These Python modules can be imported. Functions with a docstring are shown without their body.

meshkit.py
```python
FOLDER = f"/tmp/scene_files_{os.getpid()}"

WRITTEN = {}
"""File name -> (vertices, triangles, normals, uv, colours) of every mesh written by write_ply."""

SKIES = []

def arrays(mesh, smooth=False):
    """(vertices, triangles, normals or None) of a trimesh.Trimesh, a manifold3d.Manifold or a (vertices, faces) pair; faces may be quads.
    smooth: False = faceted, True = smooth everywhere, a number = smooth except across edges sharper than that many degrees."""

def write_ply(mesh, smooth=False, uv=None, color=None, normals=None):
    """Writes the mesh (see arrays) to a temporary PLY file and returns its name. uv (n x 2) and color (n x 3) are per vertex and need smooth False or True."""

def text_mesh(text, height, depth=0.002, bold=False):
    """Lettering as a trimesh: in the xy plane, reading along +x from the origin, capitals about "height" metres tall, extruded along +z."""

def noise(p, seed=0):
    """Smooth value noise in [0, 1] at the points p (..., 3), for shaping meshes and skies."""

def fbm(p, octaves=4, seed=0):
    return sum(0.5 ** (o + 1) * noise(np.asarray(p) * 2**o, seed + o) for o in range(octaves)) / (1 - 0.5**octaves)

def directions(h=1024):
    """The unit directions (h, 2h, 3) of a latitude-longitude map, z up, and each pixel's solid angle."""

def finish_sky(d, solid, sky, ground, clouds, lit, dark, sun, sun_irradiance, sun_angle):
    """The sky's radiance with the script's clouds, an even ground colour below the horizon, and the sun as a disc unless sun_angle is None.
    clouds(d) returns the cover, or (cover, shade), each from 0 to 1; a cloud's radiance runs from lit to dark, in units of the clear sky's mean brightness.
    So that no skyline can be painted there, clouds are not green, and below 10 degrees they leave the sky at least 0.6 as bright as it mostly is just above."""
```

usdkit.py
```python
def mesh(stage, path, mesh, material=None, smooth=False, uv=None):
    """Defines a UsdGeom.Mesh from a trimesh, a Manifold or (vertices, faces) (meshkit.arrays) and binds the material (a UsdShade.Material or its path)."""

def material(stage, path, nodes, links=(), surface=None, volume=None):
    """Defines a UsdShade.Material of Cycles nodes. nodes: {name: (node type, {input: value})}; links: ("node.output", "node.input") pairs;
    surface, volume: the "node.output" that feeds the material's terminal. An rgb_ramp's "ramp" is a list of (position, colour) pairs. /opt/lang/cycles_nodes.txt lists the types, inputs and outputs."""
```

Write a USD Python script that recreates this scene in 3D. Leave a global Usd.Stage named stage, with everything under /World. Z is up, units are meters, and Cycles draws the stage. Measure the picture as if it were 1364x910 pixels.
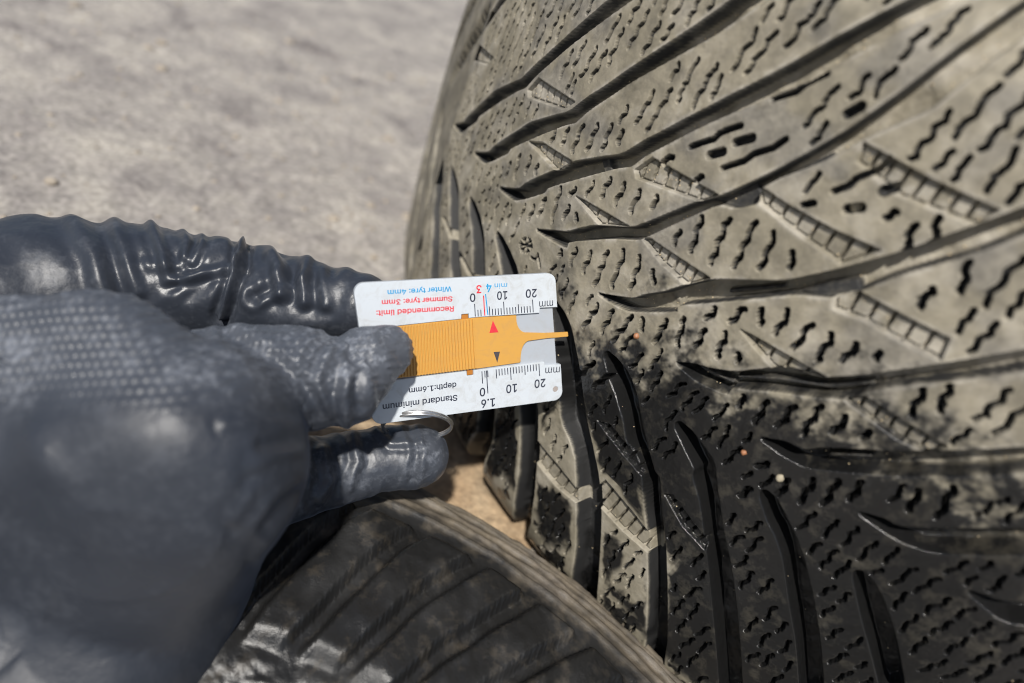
import math
import numpy as np
import trimesh
import usdkit
import meshkit
from pxr import Gf, Sdf, Usd, UsdGeom, UsdLux, UsdShade, Vt
from shapely import contains_xy
from shapely.geometry import Polygon, box, Point
from shapely.ops import unary_union
from shapely import affinity

stage = Usd.Stage.CreateInMemory()
UsdGeom.SetStageUpAxis(stage, UsdGeom.Tokens.z)
UsdGeom.SetStageMetersPerUnit(stage, 1.0)
UsdGeom.Xform.Define(stage, '/World')
UsdGeom.Scope.Define(stage, '/World/Looks')
RNG = np.random.default_rng(7)

# ------------------------------------------------------------------ measures (mm, seen from the lens: x right, y up, z back)
FPX, CX, CY = 900.0, 682.0, 455.0
_th, _ph = 1.143, 0.598
AX = np.array([math.cos(_th) * math.cos(_ph), math.sin(_th) * math.cos(_ph), math.sin(_ph)])      # the lying tyre's axle = straight up
E1 = np.array([0, 0, 1.0]) - AX * AX[2]; E1 /= np.linalg.norm(E1)
E2 = -np.cross(AX, E1)
HUB = np.array([286.964, 52.623, -456.09])
R, V0 = 347.513, 10.0
GROUND = float(HUB @ AX) - 118.0                                  # height of the ground along AX
WX = np.array([1.0, 0, 0]) - AX * AX[0]; WX /= np.linalg.norm(WX)
WY = np.cross(AX, WX)
RW = np.stack([WX, WY, AX])
_d = np.array([(620 - CX) / FPX, -(600 - CY) / FPX, -1.0])
ORG = _d * (GROUND / (_d @ AX))


def W(p):
    """lens millimetres -> world metres"""
    return (np.asarray(p, float) - ORG) @ RW.T * 0.001


# ------------------------------------------------------------------ camera
EXPOSURE = 0.15
FOCUS, LENS_OPENING = 0.226, 0.0044
cam = UsdGeom.Camera.Define(stage, '/World/camera')
cam.CreateHorizontalApertureAttr(36.0)
cam.CreateFocalLengthAttr(36.0 * FPX / 1364.0)
cam.CreateClippingRangeAttr((0.01, 1000.0))
cam.CreateFocusDistanceAttr(FOCUS)
cam.CreateFStopAttr(36.0 * FPX / 1364.0 / (LENS_OPENING * 1000))
cam.CreateExposureAttr(EXPOSURE)
_m = np.eye(4); _m[:3, :3] = RW.T; _m[3, :3] = W([0, 0, 0])
cam.AddTransformOp().Set(Gf.Matrix4d(*[float(x) for x in _m.ravel()]))

# ------------------------------------------------------------------ sun and sky
_s = np.array([0.05, 0.34, 0.92]); _s /= np.linalg.norm(_s)
SUN = RW @ _s
SUN_EL, SUN_ROT = math.asin(SUN[2]), math.atan2(SUN[0], SUN[1])
usdkit.material(stage, '/World/Looks/sky', {
    'sky': ('sky_texture', {'sky_type': 'single_scattering', 'sun_disc': False, 'sun_elevation': SUN_EL, 'sun_rotation': SUN_ROT, 'aerosol_density': 1.6}),
    'bg': ('background_shader', {'strength': 0.07})}, [('sky.color', 'bg.color')], surface='bg.background')
dome = UsdLux.DomeLight.Define(stage, '/World/sky')
dome.CreateIntensityAttr(1.0)
UsdShade.MaterialBindingAPI.Apply(dome.GetPrim()).Bind(UsdShade.Material.Get(stage, '/World/Looks/sky'))
dome.GetPrim().SetCustomDataByKey('kind', 'structure')
sun = UsdLux.DistantLight.Define(stage, '/World/sun')
sun.CreateIntensityAttr(1.2); sun.CreateAngleAttr(2.0); sun.CreateColorAttr(Gf.Vec3f(1.0, 0.96, 0.90)); sun.CreateNormalizeAttr(True)
_z = SUN; _x = np.cross([0, 0, 1.0], _z); _x /= np.linalg.norm(_x); _y = np.cross(_z, _x)
_m = np.eye(4); _m[0, :3], _m[1, :3], _m[2, :3] = _x, _y, _z
sun.AddTransformOp().Set(Gf.Matrix4d(*[float(x) for x in _m.ravel()]))

# ------------------------------------------------------------------ helpers
USED = {}


def numbered(name):
    n = USED.get(name, 0); USED[name] = n + 1
    return name if n == 0 else f'{name}_{n:03d}'


def tag(prim, label=None, cat=None, group=None, kind=None):
    for k, v in (('label', label), ('category', cat), ('group', group), ('kind', kind)):
        if v:
            prim.SetCustomDataByKey(k, v)
    return prim


def thing(name, label, cat, group=None):
    x = UsdGeom.Xform.Define(stage, '/World/' + numbered(name))
    return tag(x.GetPrim(), label, cat, group)


def obj(name, mesh, mat, parent=None, smooth=False, normals=None, vars=None):
    """one Mesh prim from a mesh in world metres"""
    base = str(parent.GetPath()) if parent else '/World'
    path = base + '/' + name
    n = USED.get(path, 0); USED[path] = n + 1
    if n:
        path += f'_{n:03d}'
    if normals is None:
        m = usdkit.mesh(stage, path, mesh, f'/World/Looks/{mat}', smooth=smooth)
    else:
        v, f = mesh
        m = usdkit.mesh(stage, path, (v, f), f'/World/Looks/{mat}')
        m.CreateNormalsAttr(Vt.Vec3fArray.FromNumpy(normals.astype(np.float32))); m.SetNormalsInterpolation('vertex')
    for k, a in (vars or {}).items():
        UsdGeom.PrimvarsAPI(m).CreatePrimvar(k, Sdf.ValueTypeNames.FloatArray, 'vertex').Set(Vt.FloatArray.FromNumpy(np.asarray(a, np.float32)))
    return m.GetPrim()


def sstep(a, b, x):
    t = np.clip((x - a) / (b - a), 0, 1)
    return t * t * (3 - 2 * t)


def at(px, py, depth):
    return np.array([(px - CX) / FPX * depth, -(py - CY) / FPX * depth, -depth])


def ray(px, py):
    return np.array([(px - CX) / FPX, -(py - CY) / FPX, -1.0])


def grid_faces(nu, nv):
    i = np.arange(nu * nv).reshape(nu, nv)
    return np.stack([i[:-1, :-1], i[1:, :-1], i[1:, 1:], i[:-1, 1:]], -1).reshape(-1, 4)


def lathe(profile, seg, a0=0.0, a1=2 * math.pi):
    """(r, h) profile swept round z"""
    p = np.asarray(profile, float); full = abs(a1 - a0 - 2 * math.pi) < 1e-6
    t = np.linspace(a0, a1, seg, endpoint=not full)
    v = np.stack([p[None, :, 0] * np.cos(t)[:, None], p[None, :, 0] * np.sin(t)[:, None], np.broadcast_to(p[:, 1], (seg, len(p)))], -1)
    n, k = seg, len(p)
    i = np.arange(n * k).reshape(n, k)
    j = np.vstack([i, i[:1]]) if full else i
    f = np.stack([j[:-1, :-1], j[1:, :-1], j[1:, 1:], j[:-1, 1:]], -1).reshape(-1, 4)
    return v.reshape(-1, 3), f


def tube(points, rad, seg=10, closed=False):
    p = np.asarray(points, float); n = len(p)
    t = np.roll(p, -1, 0) - np.roll(p, 1, 0)
    if not closed:
        t[0] = p[1] - p[0]; t[-1] = p[-1] - p[-2]
    t /= np.linalg.norm(t, axis=1, keepdims=True)
    up = np.cross(t[0], [0.3, 0.5, 0.8]); up /= np.linalg.norm(up)
    out = []
    for k in range(n):
        up = up - t[k] * (up @ t[k]); up /= np.linalg.norm(up)
        b = np.cross(t[k], up); a = np.linspace(0, 2 * math.pi, seg, endpoint=False)
        out.append(p[k] + rad * (np.cos(a)[:, None] * up + np.sin(a)[:, None] * b))
    v = np.vstack(out); i = np.arange(n * seg).reshape(n, seg)
    j = np.vstack([i, i[:1]]) if closed else i
    f = np.stack([j[:-1], np.roll(j[:-1], -1, 1), np.roll(j[1:], -1, 1), j[1:]], -1).reshape(-1, 4)
    m = trimesh.Trimesh(v, np.vstack([f[:, [0, 1, 2]], f[:, [0, 2, 3]]]), process=False)
    if not closed:
        caps = []
        for r0, s in ((0, -1), (n - 1, 1)):
            for q in range(1, seg - 1):
                caps.append([r0 * seg, r0 * seg + q, r0 * seg + q + 1][::s])
        m = trimesh.Trimesh(v, np.vstack([m.faces, caps]), process=False)
    return m


def pebble(radius, seed, flat=0.7, sub=2):
    m = trimesh.creation.icosphere(sub, 1.0)
    v = m.vertices * (0.72 + 0.55 * meshkit.fbm(m.vertices * 1.3 + seed * 7.7, 3, seed)[:, None])
    v[:, 2] *= flat
    return trimesh.Trimesh(v * radius, m.faces, process=False)


# ------------------------------------------------------------------ materials
def look(name, nodes, links, surface='p.BSDF'):
    usdkit.material(stage, f'/World/Looks/{name}', nodes, links, surface=surface)


def rubber(name, black=(0.021, 0.021, 0.021), dusty=(0.275, 0.245, 0.182)):
    look(name, {
        'dust_and_shading': ('attribute', {'attribute': 'dust_and_shading'}), 'wet': ('attribute', {'attribute': 'wet'}), 'pale': ('attribute', {'attribute': 'pale'}),
        'chalk': ('mix_color', {'b': (dusty[0] * 1.5, dusty[1] * 1.55, dusty[2] * 1.75)}),
        'pf': ('math', {'math_type': 'multiply', 'value2': 0.75, 'use_clamp': True}),
        'g': ('geometry', {}),
        'n1': ('noise_texture', {'scale': 160.0, 'detail': 8.0, 'roughness': 0.65}),
        'n2': ('noise_texture', {'scale': 1100.0, 'detail': 6.0, 'roughness': 0.7}),
        'n3': ('noise_texture', {'scale': 60.0, 'detail': 5.0, 'roughness': 0.6, 'distortion': 0.6}),
        'r1': ('map_range', {'from_min': 0.3, 'from_max': 0.72, 'to_min': -0.3, 'to_max': 0.3, 'clamp': True}),
        'add': ('math', {'math_type': 'add', 'use_clamp': True}),
        'tint': ('rgb_ramp', {'ramp': [(0.30, (dusty[0] * 0.66, dusty[1] * 0.66, dusty[2] * 0.64)), (0.5, dusty), (0.68, (dusty[0] * 1.35, dusty[1] * 1.38, dusty[2] * 1.5))]}),
        'mix': ('mix_color', {'a': black}),
        'wetdark': ('map_range', {'from_min': 0.0, 'from_max': 1.0, 'to_min': 1.0, 'to_max': 0.5, 'clamp': True}),
        'vw': ('combine_xyz', {}),
        'dark': ('mix_color', {'blend_type': 'multiply', 'fac': 1.0}),
        'rough': ('map_range', {'from_min': 0.0, 'from_max': 1.0, 'to_min': 0.62, 'to_max': 0.10, 'clamp': True}),
        'radd': ('math', {'math_type': 'multiply_add', 'value2': 0.16}),
        'hb': ('math', {'math_type': 'multiply_add', 'value2': 0.35}),
        'b': ('bump', {'strength': 0.7, 'distance': 0.0005}),
        'p': ('principled_bsdf', {'specular_ior_level': 0.5})},
        [('g.position', 'n1.vector'), ('g.position', 'n2.vector'), ('g.position', 'n3.vector'),
         ('n1.fac', 'r1.value'), ('r1.result', 'add.value1'), ('dust_and_shading.fac', 'add.value2'),
         ('n3.fac', 'tint.fac'), ('tint.color', 'chalk.a'), ('pale.fac', 'pf.value1'), ('pf.value', 'chalk.fac'), ('chalk.result', 'mix.b'), ('add.value', 'mix.fac'),
         ('wet.fac', 'wetdark.value'), ('wetdark.result', 'vw.x'), ('wetdark.result', 'vw.y'), ('wetdark.result', 'vw.z'),
         ('mix.result', 'dark.a'), ('vw.vector', 'dark.b'), ('dark.result', 'p.base_color'),
         ('wet.fac', 'rough.value'), ('n1.fac', 'radd.value1'), ('rough.result', 'radd.value3'), ('radd.value', 'p.roughness'),
         ('n2.fac', 'hb.value1'), ('n1.fac', 'hb.value3'), ('hb.value', 'b.height'), ('b.normal', 'p.normal')])


rubber('tread_rubber')
rubber('old_rubber', dusty=(0.17, 0.14, 0.10))


def simple(name, color, rough=0.5, bump=0.0, scale=400.0, var=0.12, metallic=0.0, spec=0.5, coat=0.0):
    c = np.array(color)
    nodes = {'g': ('geometry', {}), 'n': ('noise_texture', {'scale': scale, 'detail': 6.0, 'roughness': 0.6}),
             'r': ('rgb_ramp', {'ramp': [(0.3, tuple(c * (1 - var))), (0.7, tuple(np.minimum(c * (1 + var), 1)))]}),
             'p': ('principled_bsdf', {'roughness': rough, 'metallic': metallic, 'specular_ior_level': spec, 'coat_weight': coat})}
    links = [('g.position', 'n.vector'), ('n.fac', 'r.fac'), ('r.color', 'p.base_color')]
    if bump:
        nodes['b'] = ('bump', {'strength': 0.5, 'distance': bump}); links += [('n.fac', 'b.height'), ('b.normal', 'p.normal')]
    look(name, nodes, links)


# plastic with a little grime and fine scratches
def plastic(name, color, dirt=(0.30, 0.28, 0.24), rough=0.38, amount=0.6):
    look(name, {
        'g': ('geometry', {}),
        'n': ('noise_texture', {'scale': 170.0, 'detail': 10.0, 'roughness': 0.78, 'distortion': 0.8}),
        'n2': ('noise_texture', {'scale': 1400.0, 'detail': 4.0}),
        'r': ('map_range', {'from_min': 0.48, 'from_max': 0.82, 'to_min': 0.0, 'to_max': amount, 'clamp': True}),
        'm': ('mix_color', {'a': color, 'b': dirt}),
        'rr': ('map_range', {'from_min': 0.3, 'from_max': 0.7, 'to_min': rough - 0.08, 'to_max': rough + 0.15}),
        'b': ('bump', {'strength': 0.25, 'distance': 0.00006}),
        'p': ('principled_bsdf', {'subsurface_weight': 0.0})},
        [('g.position', 'n.vector'), ('g.position', 'n2.vector'), ('n.fac', 'r.value'), ('r.result', 'm.fac'), ('m.result', 'p.base_color'),
         ('n.fac', 'rr.value'), ('rr.result', 'p.roughness'), ('n2.fac', 'b.height'), ('b.normal', 'p.normal')])


plastic('white_plastic', (0.53, 0.57, 0.61), amount=0.65, rough=0.3)
plastic('pale_plastic', (0.37, 0.40, 0.44), amount=0.4)
plastic('orange_plastic', (0.56, 0.30, 0.065), dirt=(0.42, 0.24, 0.09), rough=0.36, amount=0.85)
simple('groove_plastic', (0.46, 0.17, 0.02), 0.5)
simple('tab_plastic', (0.40, 0.15, 0.02), 0.5)
simple('black_ink', (0.035, 0.04, 0.06), 0.5)
simple('red_ink', (0.62, 0.035, 0.05), 0.5)
simple('blue_ink', (0.02, 0.28, 0.55), 0.5)
simple('dark_ink', (0.06, 0.05, 0.055), 0.5)
simple('hole_dirt', (0.33, 0.29, 0.27), 0.6)
simple('steel', (0.75, 0.75, 0.75), 0.32, metallic=1.0, var=0.25)
simple('sand_grain', (0.50, 0.40, 0.25), 0.85, var=0.35, scale=900.0)
simple('gravel_stone', (0.30, 0.26, 0.21), 0.85, var=0.4, scale=120.0, bump=0.0004)
simple('orange_pebble', (0.30, 0.13, 0.06), 0.5, scale=700.0, bump=0.0002)
simple('pale_pebble', (0.32, 0.28, 0.2), 0.7, scale=700.0, bump=0.0002)

look('ground_dirt', {
    'g': ('geometry', {}),
    'n1': ('noise_texture', {'scale': 18.0, 'detail': 12.0, 'roughness': 0.72, 'distortion': 0.5}),
    'n2': ('noise_texture', {'scale': 260.0, 'detail': 8.0, 'roughness': 0.7}),
    'v': ('voronoi_texture', {'scale': 240.0}),
    'sand': ('attribute', {'attribute': 'sand'}),
    'r1': ('rgb_ramp', {'ramp': [(0.30, (0.12, 0.105, 0.10)), (0.42, (0.25, 0.23, 0.215)), (0.54, (0.335, 0.31, 0.28)), (0.70, (0.44, 0.405, 0.35))]}),
    'r2': ('rgb_ramp', {'ramp': [(0.25, (0.20, 0.125, 0.07)), (0.5, (0.38, 0.27, 0.165)), (0.75, (0.47, 0.37, 0.25))]}),
    'mix': ('mix_color', {}),
    'r3': ('map_range', {'from_min': 0.3, 'from_max': 0.7, 'to_min': 0.5, 'to_max': 1.4}),
    'vv': ('combine_xyz', {}),
    'mul': ('mix_color', {'blend_type': 'multiply', 'fac': 1.0, 'use_clamp': False}),
    'b': ('bump', {'strength': 0.8, 'distance': 0.0012}),
    'p': ('principled_bsdf', {'roughness': 0.9, 'specular_ior_level': 0.25})},
    [('g.position', 'n1.vector'), ('g.position', 'n2.vector'), ('n1.fac', 'r1.fac'), ('n1.fac', 'r2.fac'),
     ('sand.fac', 'mix.fac'), ('r1.color', 'mix.a'), ('r2.color', 'mix.b'),
     ('n2.fac', 'r3.value'), ('r3.result', 'vv.x'), ('r3.result', 'vv.y'), ('r3.result', 'vv.z'),
     ('mix.result', 'mul.a'), ('vv.vector', 'mul.b'), ('mul.result', 'p.base_color'),
     ('n2.fac', 'b.height'), ('b.normal', 'p.normal')])

look('glove_rubber', {
    'g': ('geometry', {}), 'gloss': ('attribute', {'attribute': 'gloss'}), 'dust_and_shading': ('attribute', {'attribute': 'dust_and_shading'}),
    'n1': ('noise_texture', {'scale': 70.0, 'detail': 7.0, 'roughness': 0.65}),
    'n2': ('noise_texture', {'scale': 420.0, 'detail': 6.0, 'roughness': 0.7}),
    'm1': ('math', {'math_type': 'multiply'}),
    'dr': ('map_range', {'from_min': 0.25, 'from_max': 0.42, 'to_min': 0.0, 'to_max': 0.8, 'clamp': True}),
    'dd': ('math', {'math_type': 'multiply', 'use_clamp': True}),
    'dd2': ('math', {'math_type': 'multiply_add', 'value2': 0.26, 'use_clamp': True}),
    'col': ('mix_color', {'a': (0.018, 0.022, 0.031), 'b': (0.25, 0.27, 0.31)}),
    'rr': ('map_range', {'from_min': 0.3, 'from_max': 0.7, 'to_min': 0.38, 'to_max': 0.60}),
    'rd': ('math', {'math_type': 'multiply_add', 'value2': 0.3}),
    'gl': ('math', {'math_type': 'multiply_add', 'value2': -0.24}),
    'b': ('bump', {'strength': 0.45, 'distance': 0.0004}),
    'p': ('principled_bsdf', {'specular_ior_level': 0.45, 'sheen_weight': 0.04, 'sheen_roughness': 0.4, 'sheen_tint': (0.7, 0.8, 1.0)})},
    [('g.position', 'n1.vector'), ('g.position', 'n2.vector'), ('n1.fac', 'm1.value1'), ('n2.fac', 'm1.value2'), ('m1.value', 'dr.value'),
     ('dr.result', 'dd.value1'), ('dust_and_shading.fac', 'dd.value2'), ('dust_and_shading.fac', 'dd2.value1'), ('dd.value', 'dd2.value3'), ('dd2.value', 'col.fac'), ('col.result', 'p.base_color'),
     ('n1.fac', 'rr.value'), ('dd.value', 'rd.value1'), ('rr.result', 'rd.value3'), ('gloss.fac', 'gl.value1'), ('rd.value', 'gl.value3'), ('gl.value', 'p.roughness'),
     ('n2.fac', 'b.height'), ('b.normal', 'p.normal')])

# ------------------------------------------------------------------ the ground
def stretch(n_in, half, n_out, far):
    inner = np.linspace(-half, half, n_in)
    outer = half + (far - half) * (np.linspace(0, 1, n_out + 1)[1:] ** 2.2)
    return np.concatenate([-outer[::-1], inner, outer])


gx = stretch(310, 480, 24, 5000.0) + 60; gy = stretch(310, 480, 24, 5000.0) + 120
X, Y = np.meshgrid(gx, gy, indexing='ij')
p3 = np.stack([X, Y, 0 * X], -1)
Z = 5.0 * (meshkit.fbm(p3 / 60, 4, 3) - 0.5) + 2.6 * (meshkit.fbm(p3 / 9, 3, 5) - 0.5) - 1.0
Z = np.where(np.hypot(X, Y) > 900, 0, Z)
sand = 1 - sstep(45, 130, np.hypot((X - 0) * 0.85, (Y + 20)) + 40 * (meshkit.fbm(p3 / 30, 3, 9) - 0.5))
gv = np.stack([X, Y, Z], -1).reshape(-1, 3) * 0.001
tag(obj('ground', (gv, grid_faces(*X.shape)), 'ground_dirt', smooth=True, vars={'sand': sand.ravel()}), 'dusty beige dirt ground under the tyres', kind='structure')
stones = []
for k in range(900):
    x, y = RNG.uniform(-420, 330), RNG.uniform(-200, 560)
    r = RNG.uniform(0.8, 2.2) * (2.4 if RNG.random() < 0.06 else 1)
    m = pebble(r, int(RNG.integers(40)), 0.6, 1)
    m.apply_transform(trimesh.transformations.rotation_matrix(RNG.uniform(0, 6.28), [0, 0, 1]))
    i, j = np.searchsorted(gx, x), np.searchsorted(gy, y)
    m.apply_translation([x, y, Z[i, j] + 0.1 * r]); stones.append(m)
m = trimesh.util.concatenate(stones); m.apply_scale(0.001)
tag(obj('gravel', m, 'gravel_stone', smooth=True), 'loose grit and small stones strewn over the dirt ground', 'gravel', kind='stuff')


# ------------------------------------------------------------------ the tyre with its tread
def crown(v):
    w = np.abs(np.asarray(v, float) - V0)
    t = np.clip((w - 94) / 32, 0, 0.999)
    return 3.6 * (np.minimum(w, 94) / 94) ** 2 + 26 * (1 - np.sqrt(1 - t * t))


def lift(px, off=0.0):
    """a point measured in the photograph -> (u, v) on the tread, u round the tyre and v across it, in mm"""
    px = np.atleast_2d(np.asarray(px, float))
    d = np.stack([(px[:, 0] - CX) / FPX, -(px[:, 1] - CY) / FPX, -np.ones(len(px))], 1)
    r = np.full(len(px), R + off)
    for _ in range(14):
        dp = d - (d @ AX)[:, None] * AX; cp = -(HUB - AX * (HUB @ AX))
        A = (dp * dp).sum(1); B = 2 * dp @ cp; Cc = cp @ cp - r * r
        t = (-B - np.sqrt(np.maximum(B * B - 4 * A * Cc, 0))) / (2 * A)
        rel = t[:, None] * d - HUB; v = rel @ AX
        r = 0.5 * r + 0.5 * (R + off - crown(v))
    return np.stack([np.arctan2(rel @ E2, rel @ E1) * R, v], 1)


DU = 0.305
U = np.arange(-38, 375, DU); V = np.arange(V0 - 123.5, V0 + 123.5, DU)
NU, NV = len(U), len(V)


def window(pts, pad):
    lo, hi = pts.min(0) - pad, pts.max(0) + pad
    i0, i1 = np.searchsorted(U, [lo[0], hi[0]]); j0, j1 = np.searchsorted(V, [lo[1], hi[1]])
    return slice(i0, i1), slice(j0, j1)


def seg_dist(gu, gv_, pts, closed):
    best = np.full(gu.shape, 1e9)
    n = len(pts)
    for k in range(n if closed else n - 1):
        a, b = pts[k], pts[(k + 1) % n]; ab = b - a; L = ab @ ab
        if L < 1e-12:
            continue
        t = np.clip(((gu - a[0]) * ab[0] + (gv_ - a[1]) * ab[1]) / L, 0, 1)
        best = np.minimum(best, (gu - a[0] - t * ab[0]) ** 2 + (gv_ - a[1] - t * ab[1]) ** 2)
    return np.sqrt(best)


def refine(pts, n=4):
    """rounds the corners of a measured outline a little (one Chaikin step)"""
    p = np.asarray(pts, float); q = np.roll(p, -1, 0)
    return np.stack([p * 0.86 + q * 0.14, p * 0.14 + q * 0.86], 1).reshape(-1, 2)


depth = np.zeros((NU, NV)); groove = np.full((NU, NV), -9.0); cut = np.zeros((NU, NV), bool)
ladder = np.full((NU, NV), -9.0)


def poly_sd(pts, pad=3.0):
    s = window(pts, pad)
    gu, gv_ = np.meshgrid(U[s[0]], V[s[1]], indexing='ij')
    if gu.size == 0:
        return None
    d = seg_dist(gu, gv_, pts, True)
    return s, np.where(contains_xy(Polygon(pts).buffer(0), gu, gv_), d, -d), gu, gv_


def carve(px, deep=7.2, wall=0.7, grow=0.0):
    r = poly_sd(refine(lift(px)))
    if r is None:
        return
    s, sd, _, _ = r
    sd = sd + grow
    depth[s] = np.maximum(depth[s], deep * np.clip((sd + 0.05) / (wall + 0.05), 0, 1) ** 0.9)
    groove[s] = np.maximum(groove[s], sd)


def carve_uv(pts, deep=7.2, wall=0.75):
    r = poly_sd(np.asarray(pts, float))
    if r is None:
        return
    s, sd, _, _ = r
    depth[s] = np.maximum(depth[s], deep * np.clip((sd + 0.05) / (wall + 0.05), 0, 1) ** 0.9); groove[s] = np.maximum(groove[s], sd)


def carve_ladder(px, ends, ties, deep=1.5, slot=0.42, slot_deep=4.2, sh=(0, 0)):
    """a slanting groove crossed by ties: a shallow floor with narrow slots; ends = its axis in the photograph"""
    pts = lift(px) + np.asarray(sh); r = poly_sd(pts)
    if r is None:
        return
    s, sd, gu, gv_ = r
    a, b = lift(ends) + np.asarray(sh); ab = b - a; L = np.linalg.norm(ab); ab /= L
    t = ((gu - a[0]) * ab[0] + (gv_ - a[1]) * ab[1]) / L
    k = (t * ties) - np.round(t * ties)
    near = np.abs(k) * L / ties
    local = deep * (0.85 + 0.3 * meshkit.noise(np.stack([np.floor(t * ties + 0.5), 0 * t, 0 * t], -1) + 0.5, 4))
    dd = np.where(near < 1.0, local + (slot_deep - local) * (1 - sstep(slot * 0.4, slot, near)), local)
    edge = 1 - sstep(0.0, 0.9, np.abs(sd)) * 1.0
    dd = np.maximum(dd, np.where(sd > 0, 3.2 * (1 - sstep(0.25, 0.75, sd)), 0))
    depth[s] = np.maximum(depth[s], dd * sstep(-0.3, 0.55, sd))
    ladder[s] = np.maximum(ladder[s], sd)


# the grooves to the right of the middle, from the bottom of the picture up
RIGHT = [
    [(1285, 785), (1330, 800), (1400, 806), (1500, 806), (1500, 838), (1400, 838), (1335, 828)],
    [(1140, 682), (1175, 690), (1200, 702), (1240, 704), (1300, 705), (1500, 700), (1500, 738), (1300, 740), (1240, 736), (1194, 719)],
    [(1010, 582), (1045, 588), (1072, 600), (1092, 597), (1124, 598), (1194, 602), (1300, 600), (1500, 588), (1500, 624), (1300, 634), (1200, 635), (1172, 633), (1109, 627), (1074, 623), (1040, 605)],
    [(897, 482), (925, 485), (945, 491), (977, 496), (1030, 490), (1065, 497), (1097, 504), (1140, 501), (1194, 494), (1300, 478), (1500, 440), (1500, 470), (1300, 505), (1194, 515), (1157, 521), (1124, 533), (1080, 529), (1035, 523), (975, 517), (967, 526), (930, 509)],
    [(794, 390), (815, 394), (842, 398), (860, 392), (880, 390), (910, 380), (947, 372), (1042, 375), (1104, 362), (1194, 338), (1300, 300), (1460, 240), (1470, 270), (1300, 338), (1194, 368), (1144, 389), (1110, 397), (1055, 393), (980, 401), (902, 407), (901, 416), (837, 416), (815, 405)],
    [(711, 305), (735, 307), (754, 309), (789, 300), (842, 303), (862, 296), (932, 267), (962, 260), (1035, 226), (1097, 192), (1137, 167), (1210, 115), (1300, 45), (1320, 80), (1240, 145), (1160, 180), (1090, 218), (1040, 236), (1010, 252), (1010, 271), (980, 278), (957, 272), (892, 301), (860, 316), (849, 320), (814, 318), (757, 322), (754, 331), (735, 321)],
    [(662, 249), (690, 252), (700, 244), (740, 226), (760, 216), (802, 209), (827, 206), (859, 186), (880, 176), (900, 165), (970, 128), (1040, 92), (1130, 40), (1165, 58), (1070, 110), (1000, 140), (935, 168), (860, 207), (840, 222), (822, 224), (784, 234), (730, 250), (725, 257), (700, 265), (685, 268)]]
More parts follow.
